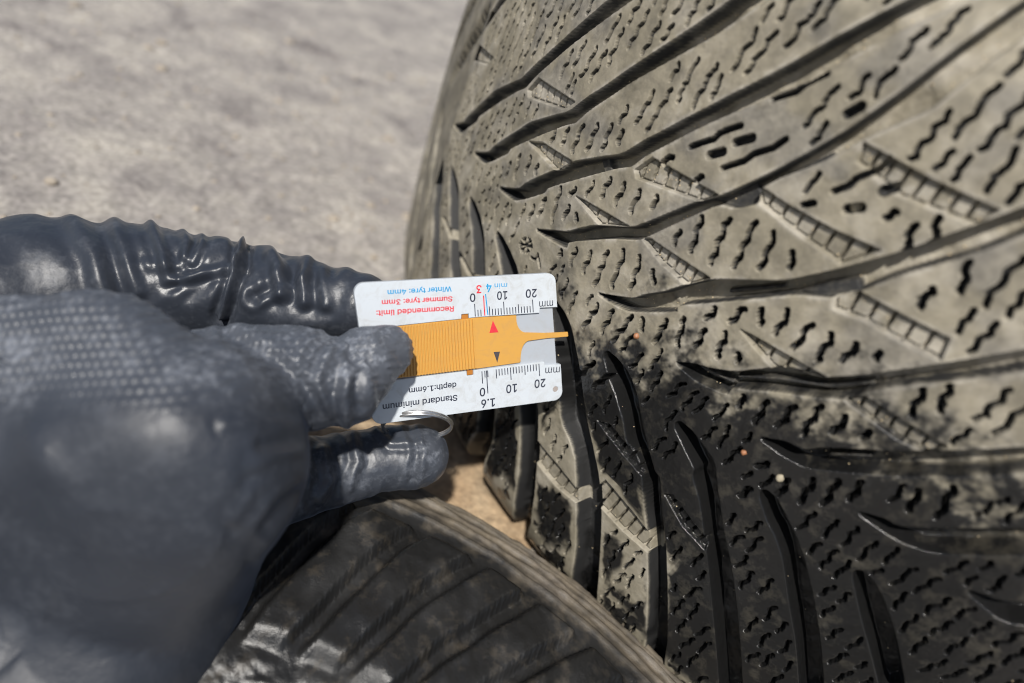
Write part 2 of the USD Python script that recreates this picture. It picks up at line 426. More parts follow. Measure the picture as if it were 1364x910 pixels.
# and to the left
LEFT = [
    [(1143, 765), (1158, 780), (1170, 805), (1185, 850), (1198, 920), (1182, 925), (1170, 875), (1156, 825)],
    [(1018, 659), (1028, 667), (1040, 690), (1052, 715), (1062, 741), (1074, 790), (1084, 850), (1092, 940), (1074, 940), (1068, 860), (1058, 800), (1050, 745), (1040, 715), (1028, 692)],
    [(903, 567), (918, 579), (931, 597), (945, 617), (948, 650), (954, 690), (959, 720), (965, 745), (973, 800), (979, 860), (984, 940), (966, 940), (960, 860), (954, 800), (949, 750), (943, 700), (938, 666), (929, 637), (932, 626), (919, 600)],
    [(808, 473), (820, 484), (833, 501), (843, 529), (851, 573), (861, 611), (867, 632), (873, 638), (874, 671), (878, 703), (881, 730), (883, 790), (883, 860), (882, 940), (862, 940), (866, 860), (869, 790), (868, 713), (863, 671), (860, 634), (850, 612), (839, 588), (835, 560), (825, 526), (814, 500)],
    [(737, 404), (748, 419), (757, 440), (767, 490), (775, 552), (783, 590), (791, 625), (795, 665), (795, 705), (793, 743), (790, 800), (786, 870), (781, 950), (760, 950), (766, 870), (770, 800), (771, 740), (772, 666), (771, 616), (764, 588), (751, 561), (748, 516), (743, 470), (738, 430)],
    [(661, 313), (668, 322), (676, 337), (686, 362), (697, 420), (705, 480), (712, 541), (712, 600), (708, 650), (703, 700), (699, 730), (683, 720), (688, 690), (693, 640), (696, 600), (695, 541), (689, 480), (679, 420), (671, 365), (666, 340)],
    [(625, 266), (632, 277), (638, 293), (642, 315), (643, 340), (643, 367), (650, 420), (655, 480), (656, 548), (652, 590), (644, 640), (630, 630), (636, 585), (641, 548), (640, 480), (635, 420), (631, 367), (632, 325), (629, 297)],
    [(600, 224), (605, 238), (609, 255), (609, 290), (609, 330), (612, 367), (617, 410), (617, 480), (614, 545), (602, 530), (605, 480), (605, 420), (602, 367), (601, 327), (600, 285)],
    [(586, 198), (590, 215), (588, 250), (584, 280), (584, 320), (583, 367), (585, 420), (584, 480), (572, 470), (575, 420), (572, 367), (576, 320), (577, 280), (582, 240)],
    [(574, 172), (577, 188), (572, 215), (566, 250), (563, 290), (561, 330), (555, 330), (556, 290), (560, 250), (568, 210)]]
for g in RIGHT:
    carve(g)
_tip = [lift([p])[0] for p in ((662, 249), (629, 203), (603, 166), (585, 128))]
for q in (1, 2, 3):
    carve_uv(refine(lift(RIGHT[6]) + [_tip[q][0] - _tip[0][0], _tip[q][1] - _tip[0][1]]))


def run_out(a0, a1, b0, b1, far, sh=(0, 0)):
    q = lift([a0, a1, b0, b1]) + np.asarray(sh)
    da, db = q[1] - q[0], q[3] - q[2]
    d = da / np.linalg.norm(da) + db / np.linalg.norm(db); d /= np.linalg.norm(d)
    carve_uv(np.array([q[0], q[1], q[1] + d * far, q[3] + d * far * 1.05, q[3], q[2]]))


run_out((1210, 115), (1300, 45), (1240, 145), (1320, 80), 60)
for q in (0, 1, 2, 3):
    run_out((1040, 92), (1130, 40), (1070, 110), (1165, 58), 75, _tip[q] - _tip[0])
for g in LEFT:
    carve(g, 8.0, 0.9, 1.5)
LADDERS = [
    ([(855, 317), (866, 318), (945, 371), (914, 380), (880, 350)], ((856, 316), (932, 377)), 7),
    ([(868, 210), (956, 260), (932, 268), (847, 237), (845, 226)], ((856, 222), (946, 266)), 6),
    ([(1008, 246), (1050, 274), (1114, 309), (1173, 334), (1119, 352), (1069, 316), (1012, 271)], ((1006, 255), (1148, 345)), 7),
    ([(1112, 394), (1144, 389), (1200, 420), (1265, 452), (1252, 480), (1194, 451), (1150, 426), (1110, 411)], ((1112, 394), (1262, 470)), 6),
    ([(986, 440), (1001, 447), (1050, 475), (1100, 503), (1030, 491), (1006, 465)], ((986, 440), (1070, 500)), 4),
    ([(767, 262), (778, 267), (838, 302), (797, 299)], ((768, 262), (820, 302)), 4),
    ([(704, 189), (722, 190), (761, 215), (740, 227)], ((706, 189), (752, 222)), 5),
    ([(1124, 532), (1150, 528), (1200, 560), (1260, 595), (1240, 606), (1194, 584)], ((1124, 530), (1255, 602)), 6),
    ([(795, 560), (812, 566), (866, 630), (856, 636), (830, 606)], ((795, 560), (862, 634)), 6),
    ([(885, 659), (896, 660), (944, 722), (938, 732), (910, 702)], ((885, 659), (942, 730)), 6),
    ([(706, 574), (716, 588), (745, 623), (773, 658), (773, 674), (740, 647), (712, 612)], ((708, 578), (774, 668)), 7),
    ([(793, 650), (806, 640), (840, 680), (876, 725), (870, 742), (830, 707), (794, 670)], ((797, 648), (874, 735)), 7),
    ([(588, 288), (593, 290), (608, 325), (604, 330)], ((588, 288), (606, 328)), 4),
    ([(609, 335), (613, 336), (632, 370), (627, 374)], ((610, 334), (630, 372)), 4),
    ([(1150, 190), (1240, 240), (1330, 280), (1300, 300), (1200, 262), (1140, 215)], ((1145, 200), (1318, 292)), 8)]
for px, ends, n in LADDERS:
    carve_ladder(px, ends, n)
for q in (2, 3):
    carve_ladder(*LADDERS[1], sh=_tip[q] - _tip[0])



def ledge(px, deep):
    r = poly_sd(lift(px))
    if r is not None:
        s, sd, _, _ = r
        top = deep + (depth[s] - deep) * (1 - np.clip((sd + 0.3) / 0.6, 0, 1))
        depth[s] = np.where(sd > -0.3, np.minimum(depth[s], top), depth[s])


# ledges and stone ejectors standing in the grooves
for px, h_ in (([(975, 503), (1030, 506), (1100, 516), (1160, 513), (1160, 518), (1100, 523), (1030, 512), (975, 508)], 3.2),
               ([(936, 493), (972, 511), (972, 516), (934, 499)], 3.0),
               ([(1055, 391), (1095, 380), (1140, 373), (1144, 389), (1110, 397)], 2.6),
               ([(930, 265), (1000, 243), (1010, 271), (980, 278), (957, 272)], 4.2),
               ([(790, 212), (802, 210), (806, 229), (795, 232)], 3.6),
               ([(1040, 236), (1100, 204), (1107, 210), (1050, 238)], 1.8),
               ([(960, 388), (1035, 382), (1035, 387), (960, 394)], 4.6),
               ([(1100, 608), (1160, 612), (1160, 618), (1100, 615)], 3.4),
               ([(756, 600), (766, 600), (770, 700), (762, 700)], 4.0)):
    ledge(px, h_)
# sipes read off the photograph: (x, y) to (x, y) and width in mm
SIPES = [(812, 238, 801, 262), (832, 246, 819, 272), (852, 255, 839, 282), (874, 262, 869, 277), (747, 251, 734, 295), (766, 251, 759, 261), (758, 275, 751, 291),
         (767, 286, 766, 294), (726, 265, 717, 287), (711, 275, 704, 292), (739, 175, 734, 188), (757, 172, 748, 191), (776, 167, 762, 202), (796, 167, 782, 200), (814, 167, 802, 199), (827, 175, 824, 191),
         (680, 217, 673, 235), (692, 207, 685, 237), (707, 210, 700, 230), (716, 220, 713, 231), (905, 308, 897, 325), (935, 290, 920, 335), (970, 292, 946, 351), (1005, 296, 977, 356),
         (1032, 311, 1012, 358), (1057, 337, 1051, 357), (747, 334, 744, 341), (767, 332, 759, 352), (787, 337, 776, 362), (808, 336, 792, 380), (831, 335, 814, 382), (853, 343, 839, 384), (870, 361, 869, 377),
         (880, 216, 896, 210), (926, 240, 935, 238), (1176, 255, 1192, 249), (1179, 290, 1194, 285), (1070, 275, 1082, 268),
         (887, 427, 871, 457), (911, 425, 900, 460), (953, 412, 940, 425), (938, 440, 926, 462), (990, 411, 972, 430), (967, 445, 953, 475), (1015, 413, 1010, 432), (1051, 416, 1032, 445), (1079, 432, 1057, 465),
         (1109, 447, 1087, 480), (1142, 460, 1122, 482), (1172, 470, 1168, 480), (982, 472, 981, 482), (853, 425, 855, 440), (988, 528, 986, 543), (1022, 536, 1005, 563), (1057, 541, 1037, 568), (1093, 541, 1069, 578),
         (1128, 557, 1109, 577), (1157, 575, 1147, 583), (1148, 643, 1132, 666), (1022, 617, 1010, 623), (1000, 652, 985, 660), (816, 415, 800, 442), (840, 421, 816, 455), (796, 407, 777, 435),
         (791, 483, 771, 500), (809, 502, 790, 515), (1215, 300, 1204, 340), (1250, 290, 1240, 330), (1230, 520, 1212, 552), (1265, 515, 1250, 548), (1240, 385, 1225, 410), (1290, 350, 1280, 390),
         (1225, 655, 1210, 680), (1270, 650, 1250, 690), (1085, 640, 1065, 668), (1115, 640, 1098, 672), (1050, 640, 1036, 660)]
LONG = [[(920, 196), (935, 190), (950, 186), (958, 178), (972, 172), (986, 168)], [(962, 224), (990, 215), (1004, 205), (1030, 197), (1046, 186)],
        [(1110, 255), (1130, 248), (1140, 238), (1170, 225), (1183, 212)], [(1030, 132), (1060, 122), (1072, 112), (1100, 98)]]
PITS = [(980, 190, 1001, 184), (945, 207, 962, 202), (1176, 256, 1190, 250), (1128, 279, 1146, 277), (1128, 152, 1146, 142)]
taken = np.zeros((NU, NV), bool)


def engrave(pts, width, deep):
    s = window(pts, 3.0)
    gu, gv_ = np.meshgrid(U[s[0]], V[s[1]], indexing='ij')
    if gu.size == 0:
        return
    d = seg_dist(gu, gv_, pts, False)
    depth[s] = np.maximum(depth[s], deep * (1 - sstep(width * 0.42, width * 0.5 + 0.2, d)))
    taken[s] |= d < 3.3


def wavy(a, b, amp=0.55, wave=5.2, n=14):
    a, b = np.asarray(a, float), np.asarray(b, float); L = np.linalg.norm(b - a)
    d = (b - a) / L; nrm = np.array([-d[1], d[0]])
    t = np.linspace(0, 1, n); x = t * L / wave + RNG.uniform(0, 1)
    zig = 2 * np.abs(2 * (x - np.floor(x + 0.5))) - 1
    return a + t[:, None] * (b - a) + (amp * zig + 0.15 * RNG.normal(size=n))[:, None] * nrm


for x0, y0, x1, y1 in SIPES:
    a, b = lift([(x0, y0), (x1, y1)])
    engrave(wavy(a, b), 1.25, 4.6)
for pl in LONG:
    engrave(lift(pl), 1.4, 4.6)
for x0, y0, x1, y1 in PITS:
    engrave(lift([(x0, y0), (x1, y1)]), 2.2, 4.0)
# the snowflake and the wear mark pressed into the tread
_c = np.array([700.0, 327.0])
for k in range(6):
    a = math.radians(60 * k + 12); tip = _c + 10.5 * np.array([math.cos(a) * 0.8, math.sin(a)])
    engrave(lift([_c, tip]), 0.55, 1.6)
    mid = _c + 0.62 * (tip - _c)
    for s_ in (-0.8, 0.8):
        engrave(lift([mid, mid + 4.2 * np.array([math.cos(a + s_) * 0.8, math.sin(a + s_)])]), 0.5, 1.4)
engrave(lift([(707, 343), (712, 346), (716, 339), (719, 356)]), 0.8, 1.8)
# the small wavy sipes that cover the rest of the blocks, row by row across the tyre
from scipy import ndimage
near_groove = ndimage.binary_dilation((groove > -1.6) | (ladder > -1.3), iterations=1)
for row, u0 in enumerate(np.arange(-35, 372, 5.3)):
    v = V0 - 108 + (row % 2) * 5.2 + RNG.uniform(0, 1.2)
    while v < V0 + 116:
        L = RNG.uniform(6.8, 8.6) if v < 45 else RNG.uniform(10, 14)
        uu = u0 + RNG.uniform(-0.8, 0.8)
        pts = wavy((uu, v), (uu + RNG.uniform(-1.6, 1.0), v + L), RNG.uniform(0.3, 0.6), RNG.uniform(4.2, 6.5))
        ii = np.clip(np.searchsorted(U, pts[:, 0]), 0, NU - 1); jj = np.clip(np.searchsorted(V, pts[:, 1]), 0, NV - 1)
        ok = ~(near_groove[ii, jj] | taken[ii, jj])
        run = np.flatnonzero(ok)
        if len(run) > 5:
            brk = np.split(run, np.flatnonzero(np.diff(run) > 1) + 1); best = max(brk, key=len)
            if len(best) > 4 and RNG.random() > 0.04:
                w = 0.74 if v < 50 else 1.0
                s = window(pts[best], 2.0); gu, gv_ = np.meshgrid(U[s[0]], V[s[1]], indexing='ij')
                d = seg_dist(gu, gv_, pts[best], False)
                depth[s] = np.maximum(depth[s], 3.6 * (1 - sstep(w * 0.42, w * 0.5 + 0.2, d)))
        v += L + RNG.uniform(1.8, 2.8)

GU, GV = np.meshgrid(U, V, indexing='ij')
g3 = np.stack([GU, GV, 0 * GU], -1)
n_low = meshkit.fbm(g3 / 14, 3, 21); n_mid = meshkit.fbm(g3 / 4.2, 3, 22); n_fine = meshkit.fbm(g3 / 1.3, 2, 23)
sm = ndimage.gaussian_filter(depth, 0.6)
depth = np.where((GV < 14) & (groove > -1.2) & (ladder < -0.5), sm, depth)
# worn, slightly domed block tops and rounded rims; the groove floors carry dried mud
solid = np.maximum(-np.maximum(groove, ladder), 0)
floor_ = sstep(3.5, 6.0, depth)
relief = 0.6 * (n_low - 0.5) + 0.18 * (n_mid - 0.5) + 0.10 * (n_fine - 0.5)
relief -= 0.10 * np.exp(-np.clip(solid, 0, 9) / 0.5) * (groove < 0)
relief += floor_ * (2.2 * np.clip(n_low - 0.40, 0, 1) + 0.8 * (n_mid - 0.5))
rad = R - crown(GV) - depth + relief
ang = GU / R
P = HUB + GV[..., None] * AX + rad[..., None] * (np.cos(ang)[..., None] * E1 + np.sin(ang)[..., None] * E2)

# where the rubber is wet or dusty (stains of their own), then shade painted into the cuts
def stain(px, soft, n=None):
    pts = lift(px)
    gu, gv_ = GU[::4, ::4], GV[::4, ::4]
    d = seg_dist(gu, gv_, pts, True); sd = np.where(contains_xy(Polygon(pts).buffer(0), gu, gv_), d, -d)
    sd = np.kron(sd, np.ones((4, 4)))[:NU, :NV]
    return sd


wet_sd = stain([(560, 520), (640, 500), (700, 480), (770, 470), (815, 440), (870, 445), (905, 462), (960, 478), (1000, 516), (1100, 560), (1190, 598), (1300, 640), (1500, 660), (1500, 1000), (400, 1000)], 8)
film_sd = stain([(742, 540), (765, 590), (800, 640), (850, 690), (890, 743), (860, 800), (800, 800), (770, 743), (735, 690), (705, 610), (712, 560)], 8)
wet = sstep(-14, 16, wet_sd + 40 * (n_low - 0.5) + 34 * (n_mid - 0.5) + 16 * (n_fine - 0.5))
film = sstep(-4, 6, film_sd + 26 * (n_low - 0.5) + 12 * (n_mid - 0.5))
low_sd = stain([(600, 530), (712, 535), (770, 545), (800, 600), (850, 650), (880, 720), (900, 780), (860, 950), (600, 950), (560, 700)], 8)
edge_dry = (1 - sstep(0.7, 2.8, solid + 2.5 * (n_mid - 0.5) + 6.0 * (n_low - 0.5))) * (groove < 0.6) * sstep(-4, 4, low_sd)
rim = sstep(V0 - 88, V0 - 99, GV + 16 * (n_low - 0.5)) * sstep(0.36, 0.52, n_mid + 0.25 * (n_low - 0.5))
film = np.maximum(film, 0.9 * rim)
isl = np.zeros_like(wet)
for x, y, a, b in [(622, 570, 15, 26), (657, 600, 15, 44), (738, 690, 26, 46), (812, 612, 18, 18), (842, 642, 26, 22), (812, 738, 18, 30), (800, 560, 22, 18), (905, 610, 40, 60)]:
    c = lift([(x, y)])[0]; e = lift([(x + a, y)])[0]; h = lift([(x, y + b)])[0]
    M = np.linalg.inv(np.stack([e - c, h - c], 1)); q = np.stack([GU - c[0], GV - c[1]], -1) @ M.T
    isl = np.maximum(isl, 1 - sstep(0.62, 1.2, np.hypot(q[..., 0], q[..., 1]) + 0.7 * (n_low - 0.5) + 0.5 * (n_mid - 0.5)))
film *= 1 - isl
film = np.maximum(film, 0.95 * edge_dry)
wet = np.maximum(wet * (1 - 0.85 * film), isl * (1 - edge_dry))
dust_and_shading = 0.88 - 1.12 * wet + 0.68 * film - 0.30 * sstep(0.5, 0.68, n_low) * (1 - wet)
dust_and_shading = np.clip(dust_and_shading, -0.3, 1)
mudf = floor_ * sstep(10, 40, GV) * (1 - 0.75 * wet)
dust_and_shading = np.clip(np.maximum(dust_and_shading, 0.95 * mudf) - 1.3 * sstep(0.5, 1.5, depth) * (ladder < 0) * (groove < -0.2), -0.3, 1)  # sipes turned bare black, painting their shade into the colour
wall_shade = sstep(0.4, 1.3, depth) * (1 - sstep(5.8, 6.9, depth)) * (groove > -0.3) * (GV >= 14) * (ladder < 0)
dust_and_shading = dust_and_shading * (1 - wall_shade) + 0.08 * wall_shade  # groove walls darkened in the colour to stand for their shade
deep_shade = sstep(0.15, 0.9, depth) * sstep(-0.4, 0.0, groove) * (GV < 14) * (ladder < 0)
dust_and_shading = dust_and_shading * (1 - deep_shade) - 0.3 * deep_shade  # left grooves blackened right through, as painted deep shade
dust_and_shading = np.where((ladder > 0.3) & (GV > 0), np.clip(0.62 + 0.38 * n_mid - 0.3 * wet, 0, 1), dust_and_shading)

# split the sheet into the base of the grooves and one piece for every tread block
pitch_cuts = list(zip([(1285, 785), (1140, 682), (1010, 583), (897, 482), (794, 390), (711, 305), (662, 249), (629, 203), (603, 166), (585, 128)],
                      [(1143, 765), (1018, 659), (903, 567), (808, 473), (737, 404), (661, 313), (625, 266), (600, 224), (586, 198), (574, 172)]))
raised = (groove < 0.2) & (ladder < 0.2)
for a, b in pitch_cuts:
    pts = lift([a, b]); s = window(pts, 2.0)
    gu, gv_ = np.meshgrid(U[s[0]], V[s[1]], indexing='ij')
    raised[s] &= seg_dist(gu, gv_, pts, False) > 0.6
lab, nlab = ndimage.label(raised)
size = np.bincount(lab.ravel())
small = size < 900
small[0] = False
lab[small[lab]] = 0
fill = ndimage.distance_transform_edt(lab == 0, return_distances=False, return_indices=True)
lab = lab[fill[0], fill[1]]
is_floor = (depth > 5.2) & (groove > 0.4)
du = np.gradient(P, axis=0); dv = np.gradient(P, axis=1)
Nn = np.cross(du, dv); Nn /= np.linalg.norm(Nn, axis=-1, keepdims=True)
radial = np.cos(ang)[..., None] * E1 + np.sin(ang)[..., None] * E2
flip = (Nn * radial).sum(-1).mean() < 0
if flip:
    Nn = -Nn
F = grid_faces(NU, NV)
if flip:
    F = F[:, ::-1]
pale = np.clip(np.exp(-((solid - 0.3) / 0.75) ** 2) * (groove < 0.1) * sstep(0.38, 0.58, n_mid + 0.3 * (n_low - 0.5)) + 0.7 * sstep(0.56, 0.72, n_low), 0, 1) * (1 - 0.75 * wet) * np.where(GV < 14, 0.25, 1)
PW, NW = W(P.reshape(-1, 3)), Nn.reshape(-1, 3) @ RW.T
key = np.where(is_floor.ravel()[F[:, 0]] & is_floor.ravel()[F[:, 2]], 0, lab.ravel()[F[:, 0]])
TYRE = thing('tyre', 'dusty black winter tyre lying on its side with wet V-patterned tread, sunlit', 'tyre')


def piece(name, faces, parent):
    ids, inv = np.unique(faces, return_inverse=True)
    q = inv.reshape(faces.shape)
    return obj(name, (PW[ids], q), 'tread_rubber', parent, normals=NW[ids], vars={'wet': wet.ravel()[ids], 'dust_and_shading': dust_and_shading.ravel()[ids], 'pale': pale.ravel()[ids]})


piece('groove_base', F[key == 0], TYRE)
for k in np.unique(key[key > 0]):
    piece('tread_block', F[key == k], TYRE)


def ring_points(r, v, a):
    return HUB + v[..., None] * AX + r[..., None] * (np.cos(a)[..., None] * E1 + np.sin(a)[..., None] * E2)


def ring_part(name, r, v, a0, a1, seg, d=0.6, w=0.1, parent=TYRE, mat='tread_rubber'):
    a = np.linspace(a0, a1, seg)
    rr, aa = np.broadcast_to(r, (seg, len(v))), np.broadcast_to(a[:, None], (seg, len(v)))
    vv = np.broadcast_to(v, (seg, len(v)))
    p = W(ring_points(rr, vv, aa).reshape(-1, 3)); f = grid_faces(seg, len(v))
    return obj(name, (p, f), mat, parent, smooth=True, vars={'wet': np.full(len(p), w), 'dust_and_shading': d * (0.6 + 0.8 * meshkit.fbm(p * 40, 3, 2))})


# the rest of the way round, plainer, and the two sidewalls
vv = np.arange(V0 - 123.5, V0 + 123.6, 3.0)
a = np.linspace(U[-1] / R, 2 * math.pi + U[0] / R, 620)
A2, V2 = np.meshgrid(a, vv, indexing='ij')
ph = (A2 * R + 0.75 * np.abs(V2 - V0)) / 36.0
dep = 7 * sstep(0.36, 0.44, np.abs(ph - np.round(ph))) * sstep(6, 14, np.abs(V2 - V0))
dep[:2] = 0; dep[-2:] = 0
pp = W(ring_points(R - crown(V2) - dep, V2, A2).reshape(-1, 3))
obj('tread', (pp, grid_faces(*A2.shape)), 'tread_rubber', TYRE, smooth=True, vars={'wet': np.full(len(pp), 0.1), 'dust_and_shading': np.full(len(pp), 0.6)})
for s in (-1, 1):
    w_ = np.array([123.4, 125.5, 127.2, 128.0, 127.0, 124.0, 119.0, 112.0, 103.0, 96.0, 92.0, 88.0, 74.0])
    r_ = np.array([R - 24, R - 31, R - 40, R - 55, R - 68, R - 82, R - 95, R - 106, R - 115, R - 120, R - 124, R - 122, R - 112])
    t = np.linspace(0, 1, 70); k = np.linspace(0, 1, len(w_))
    ww, rr = np.interp(t, k, w_), np.interp(t, k, r_)
    ww = ww + 0.35 * np.sin(t * 160) * (t < 0.35)
    ring_part('sidewall', rr, V0 + s * ww, 0, 2 * math.pi, 420, 0.45)

# ------------------------------------------------------------------ the second tyre, lying flat at the lower left
T2 = thing('old_tyre', 'narrow worn muddy tyre lying flat beneath the gloved hand', 'tyre')


def on_height(px, py, h):
    d = ray(px, py); return d * ((GROUND + h) / (d @ AX))


g0, gA, gB = on_height(587, 672, 20), on_height(517, 645, 20), on_height(662, 716, 20)
tg = gB - gA; tg /= np.linalg.norm(tg)
inw = np.cross(AX, tg); inw *= np.sign((at(500, 900, 250) - g0) @ inw)
R2 = 235.0
C2 = g0 + inw * R2 - AX * 20
prof_r = np.array([R2 - 9, R2 - 2, R2, R2 - 1, R2 - 5, R2 - 12, R2 - 22, R2 - 36, R2 - 55, R2 - 74, R2 - 92, R2 - 100, R2 - 104, R2 - 100, R2 - 90])
prof_h = np.array([1.0, 9.0, 18, 25, 32, 38, 43, 47, 50, 51, 48, 43, 36, 26, 10])
prof_h = np.where(prof_h > 20, 20 + 0.55 * (prof_h - 20), prof_h)
t = np.linspace(0, 1, 190); k = np.linspace(0, 1, len(prof_r))
pr, phh = np.interp(t, k, prof_r), np.interp(t, k, prof_h)
pr = ndimage.gaussian_filter1d(pr, 4); phh = ndimage.gaussian_filter1d(phh, 4)
nseg = 1250
aa = np.linspace(0, 2 * math.pi, nseg)
tt = np.broadcast_to(t, (nseg, len(t)))
c3 = np.stack([np.cos(aa)[:, None] * R2 + 0 * tt, np.sin(aa)[:, None] * R2 + 0 * tt, tt * 190], -1)
rib = 1.1 * np.maximum(0, np.sin(tt * 2 * math.pi * 27)) * sstep(0.10, 0.13, tt) * (1 - sstep(0.43, 0.45, tt))
arc = aa[:, None] * R2
slant = (arc + 130 * (tt - 0.4) + 7 * meshkit.fbm(c3 / 25, 2, 45)) / 26.0
bar = np.clip((np.abs(slant - np.round(slant)) - 0.13) / 0.05, 0, 1) * np.clip((tt - 0.46) / 0.012, 0, 1) * (1 - np.clip((tt - 0.68) / 0.02, 0, 1)) * (0.7 + 0.6 * meshkit.noise(np.stack([np.round(slant), 0 * tt, 0 * tt], -1) + 0.5, 47))
mud = 2.6 * np.clip(meshkit.fbm(c3 / [16, 16, 8], 4, 31) - 0.42, 0, 1) + 1.0 * (meshkit.fbm(c3 / 4, 3, 33) - 0.5)
lump = rib * (0.6 + 0.8 * meshkit.noise(c3 / 9, 35)) + 3.6 * bar + mud
nr = np.gradient(phh); nh = -np.gradient(pr); ln = np.hypot(nr, nh); nr, nh = nr / ln, nh / ln
rr = pr + lump * nr; hh = phh + lump * nh
pp = C2 + hh[..., None] * AX + rr[..., None] * (np.cos(aa)[:, None, None] * tg + np.sin(aa)[:, None, None] * inw)
pp = W(pp.reshape(-1, 3))
wet2 = 0.25 * sstep(0.2, 0.3, tt) + 0.5 * sstep(0.42, 0.47, tt) * sstep(0.36, 0.52, meshkit.fbm(c3 / 22, 3, 41))
dust_and_shading2 = np.clip(0.72 - 0.70 * sstep(0.36, 0.47, tt) + (1.1 - 0.4 * sstep(0.3, 0.42, tt)) * (meshkit.fbm(c3 / 7, 3, 43) - 0.5) - 0.1 * wet2, -0.3, 1)  # dusty ribs, their brown also painted in as light on the edge
fj = grid_faces(*tt.shape)
sel = (tt < 0.455).ravel()[fj[:, 0]]
for nm, ff in (('tread', fj[sel]), ('sidewall', fj[~sel])):
    ids, inv = np.unique(ff, return_inverse=True)
    obj(nm, (pp[ids], inv.reshape(ff.shape)), 'old_rubber', T2, smooth=True, vars={'wet': wet2.ravel()[ids], 'dust_and_shading': dust_and_shading2.ravel()[ids]})

# ------------------------------------------------------------------ the tread depth gauge
_c = np.array([(470, 377.7), (739.6, 363.8), (749.8, 532.3), (497.5, 566.2)])
_dd = np.array([ray(*p) for p in _c])
_t = np.array([0.88384456, 1.0, 1.05590854, 0.93975311]) * 231.5
_P = _t[:, None] * _dd
CU = (_P[1] - _P[0]) + (_P[2] - _P[3]); CU /= np.linalg.norm(CU)
CV = (_P[3] - _P[0]) + (_P[2] - _P[1]); CV -= CU * (CV @ CU); CV /= np.linalg.norm(CV)
CN = np.cross(CV, CU); CN = CN if CN[2] > 0 else -CN                     # towards the viewer
CO = _P.mean(0)


def cardpt(px, py):
    """a point measured in the photograph -> (u, v) mm on the card's face"""
    d = ray(px, py); p = d * ((CO @ CN) / (d @ CN)) - CO
    return np.array([p @ CU, p @ CV])


def Z5(x, y):
    """the same, from the enlarged view of the card (4.135 x)"""
    return cardpt(460 + x / 4.135, 350 + y / 4.135)


def card_mesh(m, z=0.0):
    v = np.asarray(m.vertices)
    # u right, v down on the card, z out of the face
    w = CO + v[:, :1] * CU + v[:, 1:2] * CV + (v[:, 2:3] + z) * CN
    f = np.asarray(m.faces)
    if np.cross(CU, CV) @ CN < 0:
        f = f[:, ::-1]
    return trimesh.Trimesh(W(w), f, process=False)


def slab(poly, z0, z1, bevel=0.0):
    polys = getattr(poly, 'geoms', [poly])
    out = []
    for g in polys:
        if g.is_empty:
            continue
        if bevel:
            a = trimesh.creation.extrude_polygon(g, z1 - z0 - bevel, engine='earcut'); a.apply_translation([0, 0, z0])
            inner = g.buffer(-bevel)
            b = [trimesh.creation.extrude_polygon(q, bevel, engine='earcut') for q in getattr(inner, 'geoms', [inner]) if not q.is_empty]
            for q in b:
                q.apply_translation([0, 0, z1 - bevel])
            out += [a] + b
        else:
            a = trimesh.creation.extrude_polygon(g, z1 - z0, engine='earcut'); a.apply_translation([0, 0, z0]); out.append(a)
    return trimesh.util.concatenate(out)


def rounded(poly, r):
    return poly.buffer(-r).buffer(r, quad_segs=8)


GAUGE = thing('tread_depth_gauge', 'white plastic tread depth gauge with orange slider and upside down scales, held in fingers', 'gauge')
ul, ur = cardpt(470, 377.7), cardpt(739.6, 363.8)
lr, ll = cardpt(749.8, 532.3), cardpt(497.5, 566.2)
plate = rounded(Polygon([ul, ur, lr, ll]), 3.2)
# the channel between the two rails, open at the right hand end
ch = Polygon([Z5(250, 352), Z5(720, 301), Z5(1068, 277), Z5(1072, 249), Z5(1230, 242), Z5(1260, 556), Z5(1098, 566), Z5(1096, 547), Z5(735, 590), Z5(260, 648)])
full_ch = Polygon([Z5(250, 352), Z5(720, 301), Z5(1068, 277), Z5(1072, 249), Z5(1170, 244), Z5(1190, 556), Z5(1098, 566), Z5(1096, 547), Z5(735, 590), Z5(260, 648)])
tabs = [Polygon([Z5(640, 318), Z5(642, 287), Z5(678, 284), Z5(680, 316)]), Polygon([Z5(670, 596), Z5(672, 621), Z5(704, 617), Z5(704, 592)])]
rivet_c = Z5(1158, 697)
hole = Point(rivet_c).buffer(1.05, quad_segs=10)
rails = plate.difference(ch).difference(unary_union([t.buffer(0.15) for t in tabs])).difference(hole)
base = plate.difference(Polygon([Z5(1146, 240), Z5(1230, 236), Z5(1260, 562), Z5(1168, 560)])).difference(hole.buffer(-0.5))
obj('back_plate', card_mesh(slab(base, -2.2, -0.9)), 'pale_plastic', GAUGE)
rail_polys = sorted(getattr(rails, 'geoms', [rails]), key=lambda g: -g.area)
rail_prim = obj('face_plate', card_mesh(slab(rails, -0.9, 0.0, 0.12)), 'white_plastic', GAUGE)
obj('rivet', card_mesh(slab(hole.buffer(-0.05), -0.9, -0.12)), 'hole_dirt', GAUGE)

# orange slider with its ribs, pin and catches
def curve(p0, p1, p2, n=10):
    t = np.linspace(0, 1, n)[:, None]
    return (1 - t) ** 2 * p0 + 2 * t * (1 - t) * p1 + t ** 2 * p2


